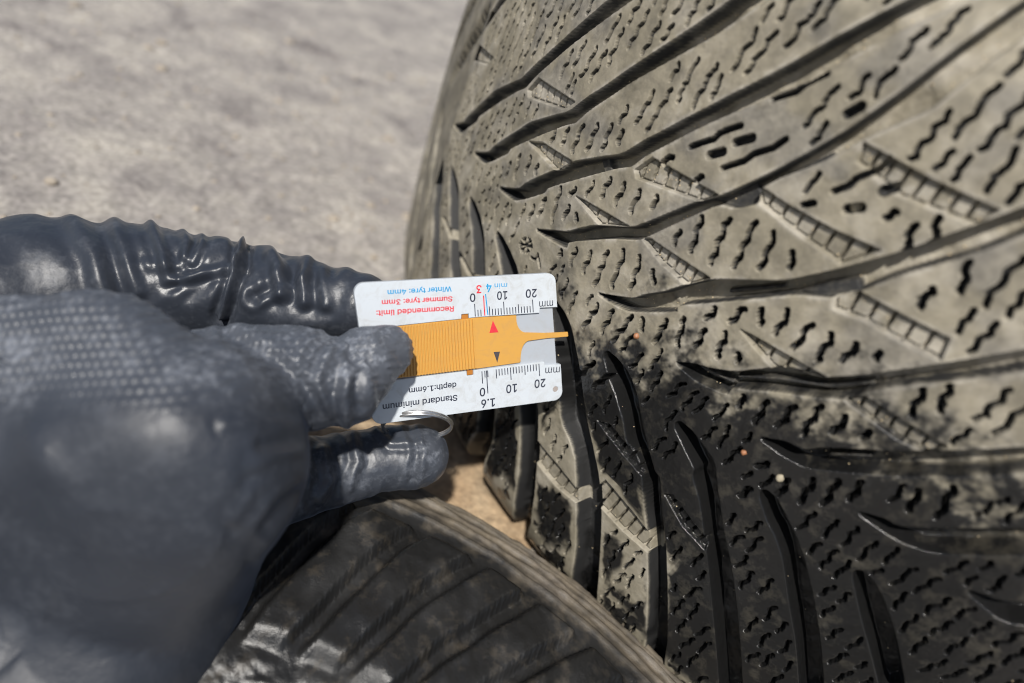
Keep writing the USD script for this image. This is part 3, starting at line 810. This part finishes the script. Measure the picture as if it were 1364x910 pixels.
body_pts = [Z5(262, 353), Z5(722, 303), Z5(938, 291)] + list(curve(Z5(944, 292), Z5(942, 372), Z5(990, 386))) + [Z5(1100, 389), Z5(1228, 383), Z5(1230, 408), Z5(1110, 418)] + \
    list(curve(Z5(1010, 432), Z5(966, 450), Z5(968, 545))) + [Z5(962, 552), Z5(735, 584), Z5(272, 640)]
slider_poly = Polygon(body_pts).buffer(0).buffer(-0.15).buffer(0.15)
SL = obj('slider', card_mesh(slab(slider_poly, -0.88, -0.25, 0.1)), 'orange_plastic', GAUGE)
for k, t_ in enumerate(tabs):
    obj('catch', card_mesh(slab(t_.buffer(-0.05), -0.85, -0.28)), 'tab_plastic', SL)
nr_ = 27
for k in range(nr_):
    q = (k + 0.15) / nr_; q2 = (k + 0.70) / nr_
    x0, x1 = 262 + q * (712 - 262), 262 + q2 * (712 - 262)
    off0, off1 = 42 * q * 0 , 0
    yt = lambda x: 353 + (x - 262) * (303 - 353) / (722 - 262) + 5
    yb = lambda x: 640 + (x - 272) * (584 - 640) / (735 - 272) - 5
    sh = 12 + 3 * q
    g = Polygon([Z5(x0, yt(x0)), Z5(x1, yt(x1)), Z5(x1 + sh, yb(x1 + sh)), Z5(x0 + sh, yb(x0 + sh))])
    obj('grip_rib', card_mesh(slab(g, -0.24, 0.34, 0.12)), 'orange_plastic', SL)
obj('red_arrow', card_mesh(slab(Polygon([Z5(814, 320), Z5(845, 384), Z5(795, 388)]), -0.26, -0.2)), 'red_ink', SL)
obj('dark_arrow', card_mesh(slab(Polygon([Z5(818, 493), Z5(853, 491), Z5(838, 551)]), -0.26, -0.2)), 'dark_ink', SL)


def ticks(rows):
    return trimesh.util.concatenate([card_mesh(slab(Polygon([Z5(x0 - w, y0), Z5(x0 + w, y0), Z5(x1 + w, y1), Z5(x1 - w, y1)]), 0.0, 0.04)) for x0, y0, x1, y1, w in rows])


top_rows, bot_rows = [], []
for k in range(21):
    x = 716 + k * (1035 - 716) / 20; yb_ = 297 - (k / 20) * 24
    ln_ = 70 if k in (0, 10, 20) else 50 if k in (5, 15) else 36
    if k in (3, 4):
        continue
    top_rows.append((x - ln_ * 0.06, yb_ - ln_, x, yb_, 2.3))
    x = 752 + k * (1066 - 752) / 20; yt_ = 598 - (k / 20) * 41
    ln_ = 68 if k in (0, 10, 20) else 50 if k in (5, 15) else 36
    bot_rows.append((x, yt_, x + ln_ * 0.06, yt_ + ln_, 2.3))
bot_rows.append((777, 594, 785, 720, 2.6))
obj('tick_marks', ticks(top_rows), 'black_ink', rail_prim)
obj('tick_marks', ticks(bot_rows), 'black_ink', rail_prim)
obj('red_tick', ticks([(761, 181, 768, 292, 2.8)]), 'red_ink', rail_prim)
obj('blue_tick', ticks([(772, 173, 785, 288, 2.8)]), 'blue_ink', rail_prim)


def print_text(text, start, end, cap, mat, name, bold=False):
    """text whose baseline runs from start to end (enlarged-view pixels), capitals cap pixels tall"""
    s, e = Z5(*start), Z5(*end)
    m = meshkit.text_mesh(text, 1.0, 0.04, bold)
    lo, hi = m.vertices[:, 0].min(), m.vertices[:, 0].max()
    L = np.linalg.norm(e - s); dx = (e - s) / L; dy = np.array([dx[1], -dx[0]])
    if (dy @ (Z5(start[0], start[1] + 50) - s)) < 0:
        dy = -dy
    h = np.linalg.norm(Z5(start[0], start[1] + cap) - s)
    v = m.vertices.copy()
    uv = s + (v[:, :1] - lo) / (hi - lo) * (e - s) + v[:, 1:2] * h * dy
    mm = trimesh.Trimesh(np.column_stack([uv, v[:, 2]]), m.faces, process=False)
    cm = card_mesh(mm)
    if np.linalg.det(np.stack([dx, dy])) < 0:
        cm.invert()
    obj(name, cm, mat, rail_prim)


print_text('Winter tyre: 4mm', (585, 131), (232, 152), 27, 'blue_ink', 'lettering', True)
print_text('Summer tyre: 3mm', (590, 186), (200, 207), 27, 'red_ink', 'lettering', True)
print_text('Recommended limit:', (597, 240), (170, 265), 28, 'red_ink', 'lettering', True)
print_text('min', (891, 112), (822, 115), 27, 'blue_ink', 'lettering')
print_text('4', (805, 116), (775, 118), 44, 'blue_ink', 'lettering', True)
print_text('3', (750, 124), (721, 126), 42, 'red_ink', 'lettering', True)
print_text('0', (716, 170), (686, 172), 44, 'black_ink', 'lettering', True)
print_text('10', (892, 157), (836, 160), 44, 'black_ink', 'lettering', True)
print_text('20', (1054, 145), (994, 149), 44, 'black_ink', 'lettering', True)
print_text('mm', (1144, 207), (1068, 213), 40, 'black_ink', 'lettering')
print_text('depth:1.6mm', (611, 660), (350, 693), 29, 'black_ink', 'lettering', True)
print_text('Standard minimum', (617, 728), (205, 782), 31, 'black_ink', 'lettering', True)
print_text('0', (770, 689), (740, 693), 44, 'black_ink', 'lettering', True)
print_text('1.6', (824, 746), (748, 757), 44, 'black_ink', 'lettering', True)
print_text('10', (945, 667), (886, 675), 44, 'black_ink', 'lettering', True)
print_text('20', (1102, 639), (1042, 647), 44, 'black_ink', 'lettering', True)
print_text('mm', (1182, 573), (1102, 579), 40, 'black_ink', 'lettering')

# ------------------------------------------------------------------ the wire ring on the gauge
RING = thing('split_ring', 'thin steel split ring hanging from the gauge between glove fingertips', 'ring')
rc = at(556, 566, 231.0)
ra = at(602, 566, 233.0) - rc
rb = (at(548, 551, 222.0) - rc)
rb -= ra * (rb @ ra) / (ra @ ra); rb *= np.linalg.norm(ra) / np.linalg.norm(rb)
for k, (off, sc) in enumerate(((0.0, 1.0), (0.9, 0.985))):
    t = np.linspace(0, 2 * math.pi, 90, endpoint=False)
    nn = np.cross(ra, rb); nn /= np.linalg.norm(nn)
    pts = rc + sc * (np.cos(t)[:, None] * ra + np.sin(t)[:, None] * rb) + off * nn
    obj('coil', tube(W(pts), 0.0005, 10, True), 'steel', RING, smooth=True)

# ------------------------------------------------------------------ the gloved hand
def cap(*j):
    """joints (x, y in the photograph, depth mm, radius mm)"""
    return [(at(x, y, d), r) for x, y, d, r in j]


THUMB_TIP = cap((514, 468, 203.0, 8.2), (488, 480, 199, 10.2), (480, 496, 198.5, 10.2))
THUMB = cap((450, 514, 194.5, 12.6), (400, 502, 192.5, 14.2), (320, 508, 195, 16.2), (200, 540, 188, 20))
PALM = cap((252, 600, 171, 27), (185, 618, 166, 31), (110, 548, 168, 30), (0, 590, 168, 38), (-140, 720, 165, 42), (-320, 820, 160, 46))
HEEL = cap((240, 636, 176, 25), (205, 780, 194, 26), (100, 920, 192, 36), (-150, 930, 180, 40))
INDEX = cap((540, 445, 229.5, 9.4), (478, 408, 226, 11.6), (400, 401, 228, 14.3), (310, 386, 231, 16.9), (200, 378, 229, 20.6), (60, 392, 223, 26), (-120, 470, 205, 34))
MIDDLE = cap((557, 607, 241, 11.0), (505, 611, 238, 11.4), (430, 630, 231, 12.6), (330, 650, 215, 16), (220, 660, 195, 22))


def chain_sd(q, ch):
    best = np.full(len(q), 1e9)
    for (a, ra_), (b, rb_) in zip(ch[:-1], ch[1:]):
        ab = b - a; t = np.clip((q - a) @ ab / (ab @ ab), 0, 1)
        best = np.minimum(best, np.linalg.norm(q - a - t[:, None] * ab, axis=1) - (ra_ + (rb_ - ra_) * t))
    return best


def smin(a, b, k):
    h = np.clip(0.5 + 0.5 * (b - a) / k, 0, 1)
    return b + (a - b) * h - k * h * (1 - h)


def hand_parts(q):
    return [chain_sd(q, c) for c in (THUMB_TIP, THUMB, PALM, HEEL, INDEX, MIDDLE)]


def hand_sd(q):
    tt_, th, pa, he, ix, mi = hand_parts(q)
    d = smin(tt_, th, 0.9)
    back = pa
    for nrm, dd_ in ((np.array([-0.10, 0.42, 0.90]), 143), (np.array([0.10, -0.50, 0.86]), 145)):       # the back of the hand is two broad planes, not a ball
        pl = (q - at(260, 575, dd_)) @ (nrm / np.linalg.norm(nrm))
        back = -smin(-back, -pl, 7.0)
    d = smin(d, smin(back, he, 20.0), 1.8)
    d = smin(d, ix, 2.5)
    return smin(d, mi, 2.5)


def surface_nets(fn, lo, hi, h):
    ns = np.ceil((hi - lo) / h).astype(int) + 1
    ax = [lo[i] + h * np.arange(ns[i]) for i in range(3)]
    vals = np.empty(ns)
    for i in range(ns[0]):
        g = np.stack(np.meshgrid([ax[0][i]], ax[1], ax[2], indexing='ij'), -1).reshape(-1, 3)
        vals[i] = fn(g).reshape(ns[1], ns[2])
    ins = vals < 0
    corners = np.array(list(np.ndindex(2, 2, 2)))
    cnt = np.zeros(ns - 1, int)
    for c in corners:
        cnt += ins[c[0]:ns[0] - 1 + c[0], c[1]:ns[1] - 1 + c[1], c[2]:ns[2] - 1 + c[2]]
    act = np.argwhere((cnt > 0) & (cnt < 8))
    idx = -np.ones(ns - 1, int); idx[tuple(act.T)] = np.arange(len(act))
    acc = np.zeros((len(act), 3)); num = np.zeros(len(act))
    for i, a_ in enumerate(corners):
        for b_ in corners[i + 1:]:
            if np.abs(a_ - b_).sum() != 1:
                continue
            va, vb = vals[tuple((act + a_).T)], vals[tuple((act + b_).T)]
            c = (va < 0) != (vb < 0)
            t = np.where(c, va / np.where(c, va - vb, 1), 0)
            acc += np.where(c[:, None], a_ + t[:, None] * (b_ - a_), 0); num += c
    verts = lo + h * (act + acc / num[:, None])
    quads = []
    for ax_ in range(3):
        e = np.eye(3, dtype=int)[ax_]; u_, v_ = np.eye(3, dtype=int)[(ax_ + 1) % 3], np.eye(3, dtype=int)[(ax_ + 2) % 3]
        sl = tuple(slice(1 - e[i], ns[i] - 1) for i in range(3))
        sl2 = tuple(slice(1, ns[i] - (0 if e[i] else 1)) for i in range(3))
        a_, b_ = ins[sl], ins[sl2]
        for flipq, mask in ((0, a_ & ~b_), (1, ~a_ & b_)):
            p = np.argwhere(mask) + np.array([1 - e[0], 1 - e[1], 1 - e[2]])
            q = np.stack([idx[tuple((p - s).T)] for s in (0 * e, u_, u_ + v_, v_)], 1)
            quads.append(q[:, ::-1] if flipq else q)
    q = np.vstack(quads)
    q = q[(q >= 0).all(1)]
    return verts, q


allj = np.array([np.r_[p, r] for c in (THUMB_TIP, THUMB, PALM, HEEL, INDEX, MIDDLE) for p, r in c])
lo = (allj[:, :3] - allj[:, 3:]).min(0) - 4; hi = (allj[:, :3] + allj[:, 3:]).max(0) + 4
hv, hq = surface_nets(hand_sd, lo, hi, 2.1)
hm = trimesh.Trimesh(hv, np.vstack([hq[:, [0, 1, 2]], hq[:, [0, 2, 3]]]), process=False)
hm.fix_normals()
trimesh.smoothing.filter_taubin(hm, iterations=6)
v_, f_ = np.array(hm.vertices), np.array(hm.faces)
for _ in range(2):
    v_, f_ = trimesh.remesh.subdivide(v_, f_)
    hm = trimesh.Trimesh(v_, f_, process=False)
    trimesh.smoothing.filter_taubin(hm, iterations=5)
    v_, f_ = np.array(hm.vertices), np.array(hm.faces)
v_ = np.array(hm.vertices); n_ = np.array(hm.vertex_normals)
parts_sd = np.stack(hand_parts(v_), 1)
which = parts_sd.argmin(1)
sec = np.sort(parts_sd, 1); near_join = np.clip(1 - (sec[:, 1] - sec[:, 0]) / 8.0, 0, 1)


def ridged(p, seed):
    return 1 - np.abs(2 * meshkit.fbm(p, 3, seed) - 1) * 2.2


def along(ch, i0=0, i1=-1):
    d = ch[i1][0] - ch[i0][0]; return d / np.linalg.norm(d)


disp = np.zeros(len(v_))
# slack rubber: folds run round each finger, uneven in depth and spacing (stretched, warped noise)
warp = 7.0 * (np.stack([meshkit.fbm(v_ / 16, 2, 70 + k) for k in range(3)], 1) - 0.5)
for part, ch, f1, f2, amp, seed in ((4, INDEX, 0.05, 0.045, 0.7, 51), (5, MIDDLE, 0.09, 0.04, 0.7, 52), (1, THUMB, 0.07, 0.030, 0.6, 53),
                                    (0, THUMB_TIP, 0.12, 0.06, 0.3, 54), (2, PALM, 0.030, 0.018, 1.6, 55), (3, HEEL, 0.030, 0.018, 1.6, 56)):
    d = along(ch); pv = v_ + warp; s_ = (pv @ d)[:, None] * d
    q = s_ * f1 + (pv - s_) * f2
    w_ = np.exp(-np.clip(parts_sd[:, part], 0, None) / 1.5)
    amp_here = amp * (0.25 + 1.5 * meshkit.fbm(v_ / 24, 2, seed + 30))
    disp += w_ * amp_here * (ridged(q + 3.3, seed) - 0.45)
# folds where the loose rubber gathers round the ball of the thumb
def fold(pts, amp, wide, parts=(1, 2, 3), dist=165.0):
    global disp
    q = np.array([at(x, y, dist)[:2] / dist for x, y in pts]); p = v_[:, :2] / -v_[:, 2:3]
    d = seg_dist(p[:, 0], p[:, 1], q, False) * dist
    disp += amp * (np.exp(-(d / wide) ** 2) - 0.8 * np.exp(-((d - 1.7 * wide) / wide) ** 2)) * sstep(-0.25, 0.15, n_[:, 2]) * np.isin(which, parts)


for pts, amp, wide in (([(428, 580), (392, 604), (345, 622)], 0.35, 2.4), ([(405, 640), (362, 662), (330, 700)], 0.3, 2.6), ([(440, 562), (412, 520), (372, 482), (300, 444)], -0.9, 1.6),
                       ([(434, 580), (400, 566), (352, 560), (300, 566)], 0.4, 1.6), ([(428, 600), (396, 590), (350, 592)], -0.4, 1.6), ([(424, 622), (390, 626), (340, 650), (312, 690)], 0.4, 1.8), ([(410, 650), (380, 668), (356, 704)], -0.4, 1.8), ([(402, 676), (372, 700), (350, 745)], 0.4, 2.0),
                       ([(470, 490), (455, 530), (462, 565)], 0.9, 1.4), ([(440, 470), (420, 510), (440, 560)], 0.8, 1.5), ([(500, 430), (470, 470), (480, 540)], -1.1, 1.5)):
    fold(pts, amp, wide)
for pts, amp, wide in (([(328, 300), (318, 345), (296, 420)], 2.6, 1.5), ([(342, 312), (368, 345), (374, 392)], 1.5, 2.4), ([(386, 326), (404, 352), (406, 402)], 1.3, 2.2), ([(398, 330), (428, 360), (430, 405)], 1.0, 2.2),
                       ([(470, 352), (446, 376), (440, 405)], 0.5, 2.0), ([(352, 330), (330, 362), (338, 395)], -0.6, 2.2), ([(410, 365), (380, 378), (350, 400)], 0.4, 1.8), ([(270, 330), (240, 352), (196, 352)], 0.4, 2.0), ([(300, 335), (276, 380), (250, 395)], -0.5, 2.4), ([(320, 350), (280, 362), (235, 372)], 1.0, 1.6), ([(196, 284), (216, 335), (224, 372)], 1.2, 1.9),
                       ([(238, 290), (250, 322), (246, 340)], 0.8, 1.5), ([(268, 297), (270, 322), (256, 348)], 0.6, 1.3), ([(148, 280), (166, 340), (182, 390)], 1.0, 2.6),
                       ([(90, 280), (125, 340), (140, 400)], 1.2, 3.4), ([(340, 395), (385, 372), (400, 340)], -0.9, 2.0)):
    fold(pts, amp, wide, (4,), 225.0)
for pts, amp, wide in (([(545, 570), (556, 600), (548, 640)], -0.7, 1.5), ([(500, 572), (520, 590), (560, 590)], 0.6, 1.3), ([(470, 580), (478, 615), (465, 650)], 0.9, 1.8), ([(430, 600), (440, 640), (425, 665)], 1.0, 2.0)):
    fold(pts, amp, wide, (5,), 232.0)
# the raised diamond grip of the thumb and the back of the hand
grip = np.where(np.isin(which, (0, 1, 2)), 1.0, 0.0) * sstep(-17, -6, v_[:, 1] + 6 * (meshkit.fbm(v_ / 12, 2, 65) - 0.5))
grip = np.where(which == 0, 1.0 * sstep(-6, 0, (v_ - at(510, 490, 205)) @ np.array([0.35, 0.9, 0.1])), grip)
k1, k2 = np.array([0.62, 0.72, 0.30]), np.array([0.72, -0.62, 0.30])
lam = 2 * math.pi / 3.0
dia = np.maximum(0, np.sin(lam * (v_ @ k1)) * np.sin(lam * (v_ @ k2)))
disp += np.where(which == 0, 0.38, 0.62) * grip * dia + 0.10 * (meshkit.fbm(v_ / 1.5, 2, 61) - 0.5)
v_ = v_ + disp[:, None] * n_
wts = np.exp(-np.clip(parts_sd, 0, 60) / 2.5); wts /= wts.sum(1, keepdims=True)
gdust_light = wts @ np.array([0.75, 0.22, 0.09, 0.02, 0.14, 0.36])
tipd = sstep(14, 3, np.linalg.norm(v_ - at(566, 604, 236), axis=1)) * wts[:, 5]
gdust_light = np.clip(gdust_light * (0.35 + 1.3 * meshkit.fbm(v_ / 8, 3, 63)) + 0.05 * grip * dia + 0.25 * tipd + 0.55 * grip, 0, 1)  # grip term paints the upper side lighter, as lit, over real dustiness
HAND = thing('gloved_hand', 'hand in a wrinkled black rubber glove with diamond grip, pinching the white gauge', 'hand')
hm = trimesh.Trimesh(W(v_), f_, process=False)
obj('glove', hm, 'glove_rubber', HAND, smooth=True, vars={'gloss': 0.55 * wts[:, 4] + 0.55 * wts[:, 5] + 0.4 * wts[:, 1] + 0.25 * wts[:, 0] + 0.2 * wts[:, 2], 'dust_and_shading': gdust_light})

# ------------------------------------------------------------------ small stones caught in the tread, sand in the grooves
def on_tread(px, py, off):
    u, v = lift([(px, py)])[0]
    i, j = min(np.searchsorted(U, u), NU - 1), min(np.searchsorted(V, v), NV - 1)
    n = radial[i, j]
    return P[i, j] + off * n


for px, py, r, mat, lab_ in ((848, 449, 1.0, 'orange_pebble', 'small orange stone stuck in a sipe right of the gauge pin'), (991, 603, 0.85, 'orange_pebble', 'tiny orange stone on the wet black tread'),
                             (1040, 637, 1.15, 'pale_pebble', 'pale yellow stone sitting on the wet tread'), (1136, 278, 1.7, 'pale_pebble', 'cream stone plugged in a stud hole at the right shoulder')):
    m = pebble(r, int(px), 0.8); m.apply_translation(on_tread(px, py, 0.3 * r)); m = trimesh.Trimesh(W(m.vertices), m.faces, process=False)
    tag(obj(numbered('pebble'), m, mat, smooth=True), lab_, 'stone')
gr = []
ii = np.flatnonzero(((floor_ > 0.5) | (ladder > 0.6)).ravel() & (GV > 5).ravel() & (GU > 40).ravel())
jj = np.flatnonzero((depth > 0.8).ravel() & (GU < 250).ravel())
for k in np.concatenate([RNG.choice(ii, 600), RNG.choice(jj, 200)]):
    r = RNG.uniform(0.10, 0.24)
    m = pebble(r, int(RNG.integers(60)), 0.8, 1)
    m.apply_translation(P.reshape(-1, 3)[k] + 0.3 * r * radial.reshape(-1, 3)[k]); gr.append(m)
m = trimesh.util.concatenate(gr)
tag(obj('sand', trimesh.Trimesh(W(m.vertices), m.faces, process=False), 'sand_grain', smooth=True), 'grains of sand caught in the tread grooves and sipes', 'sand', kind='stuff')
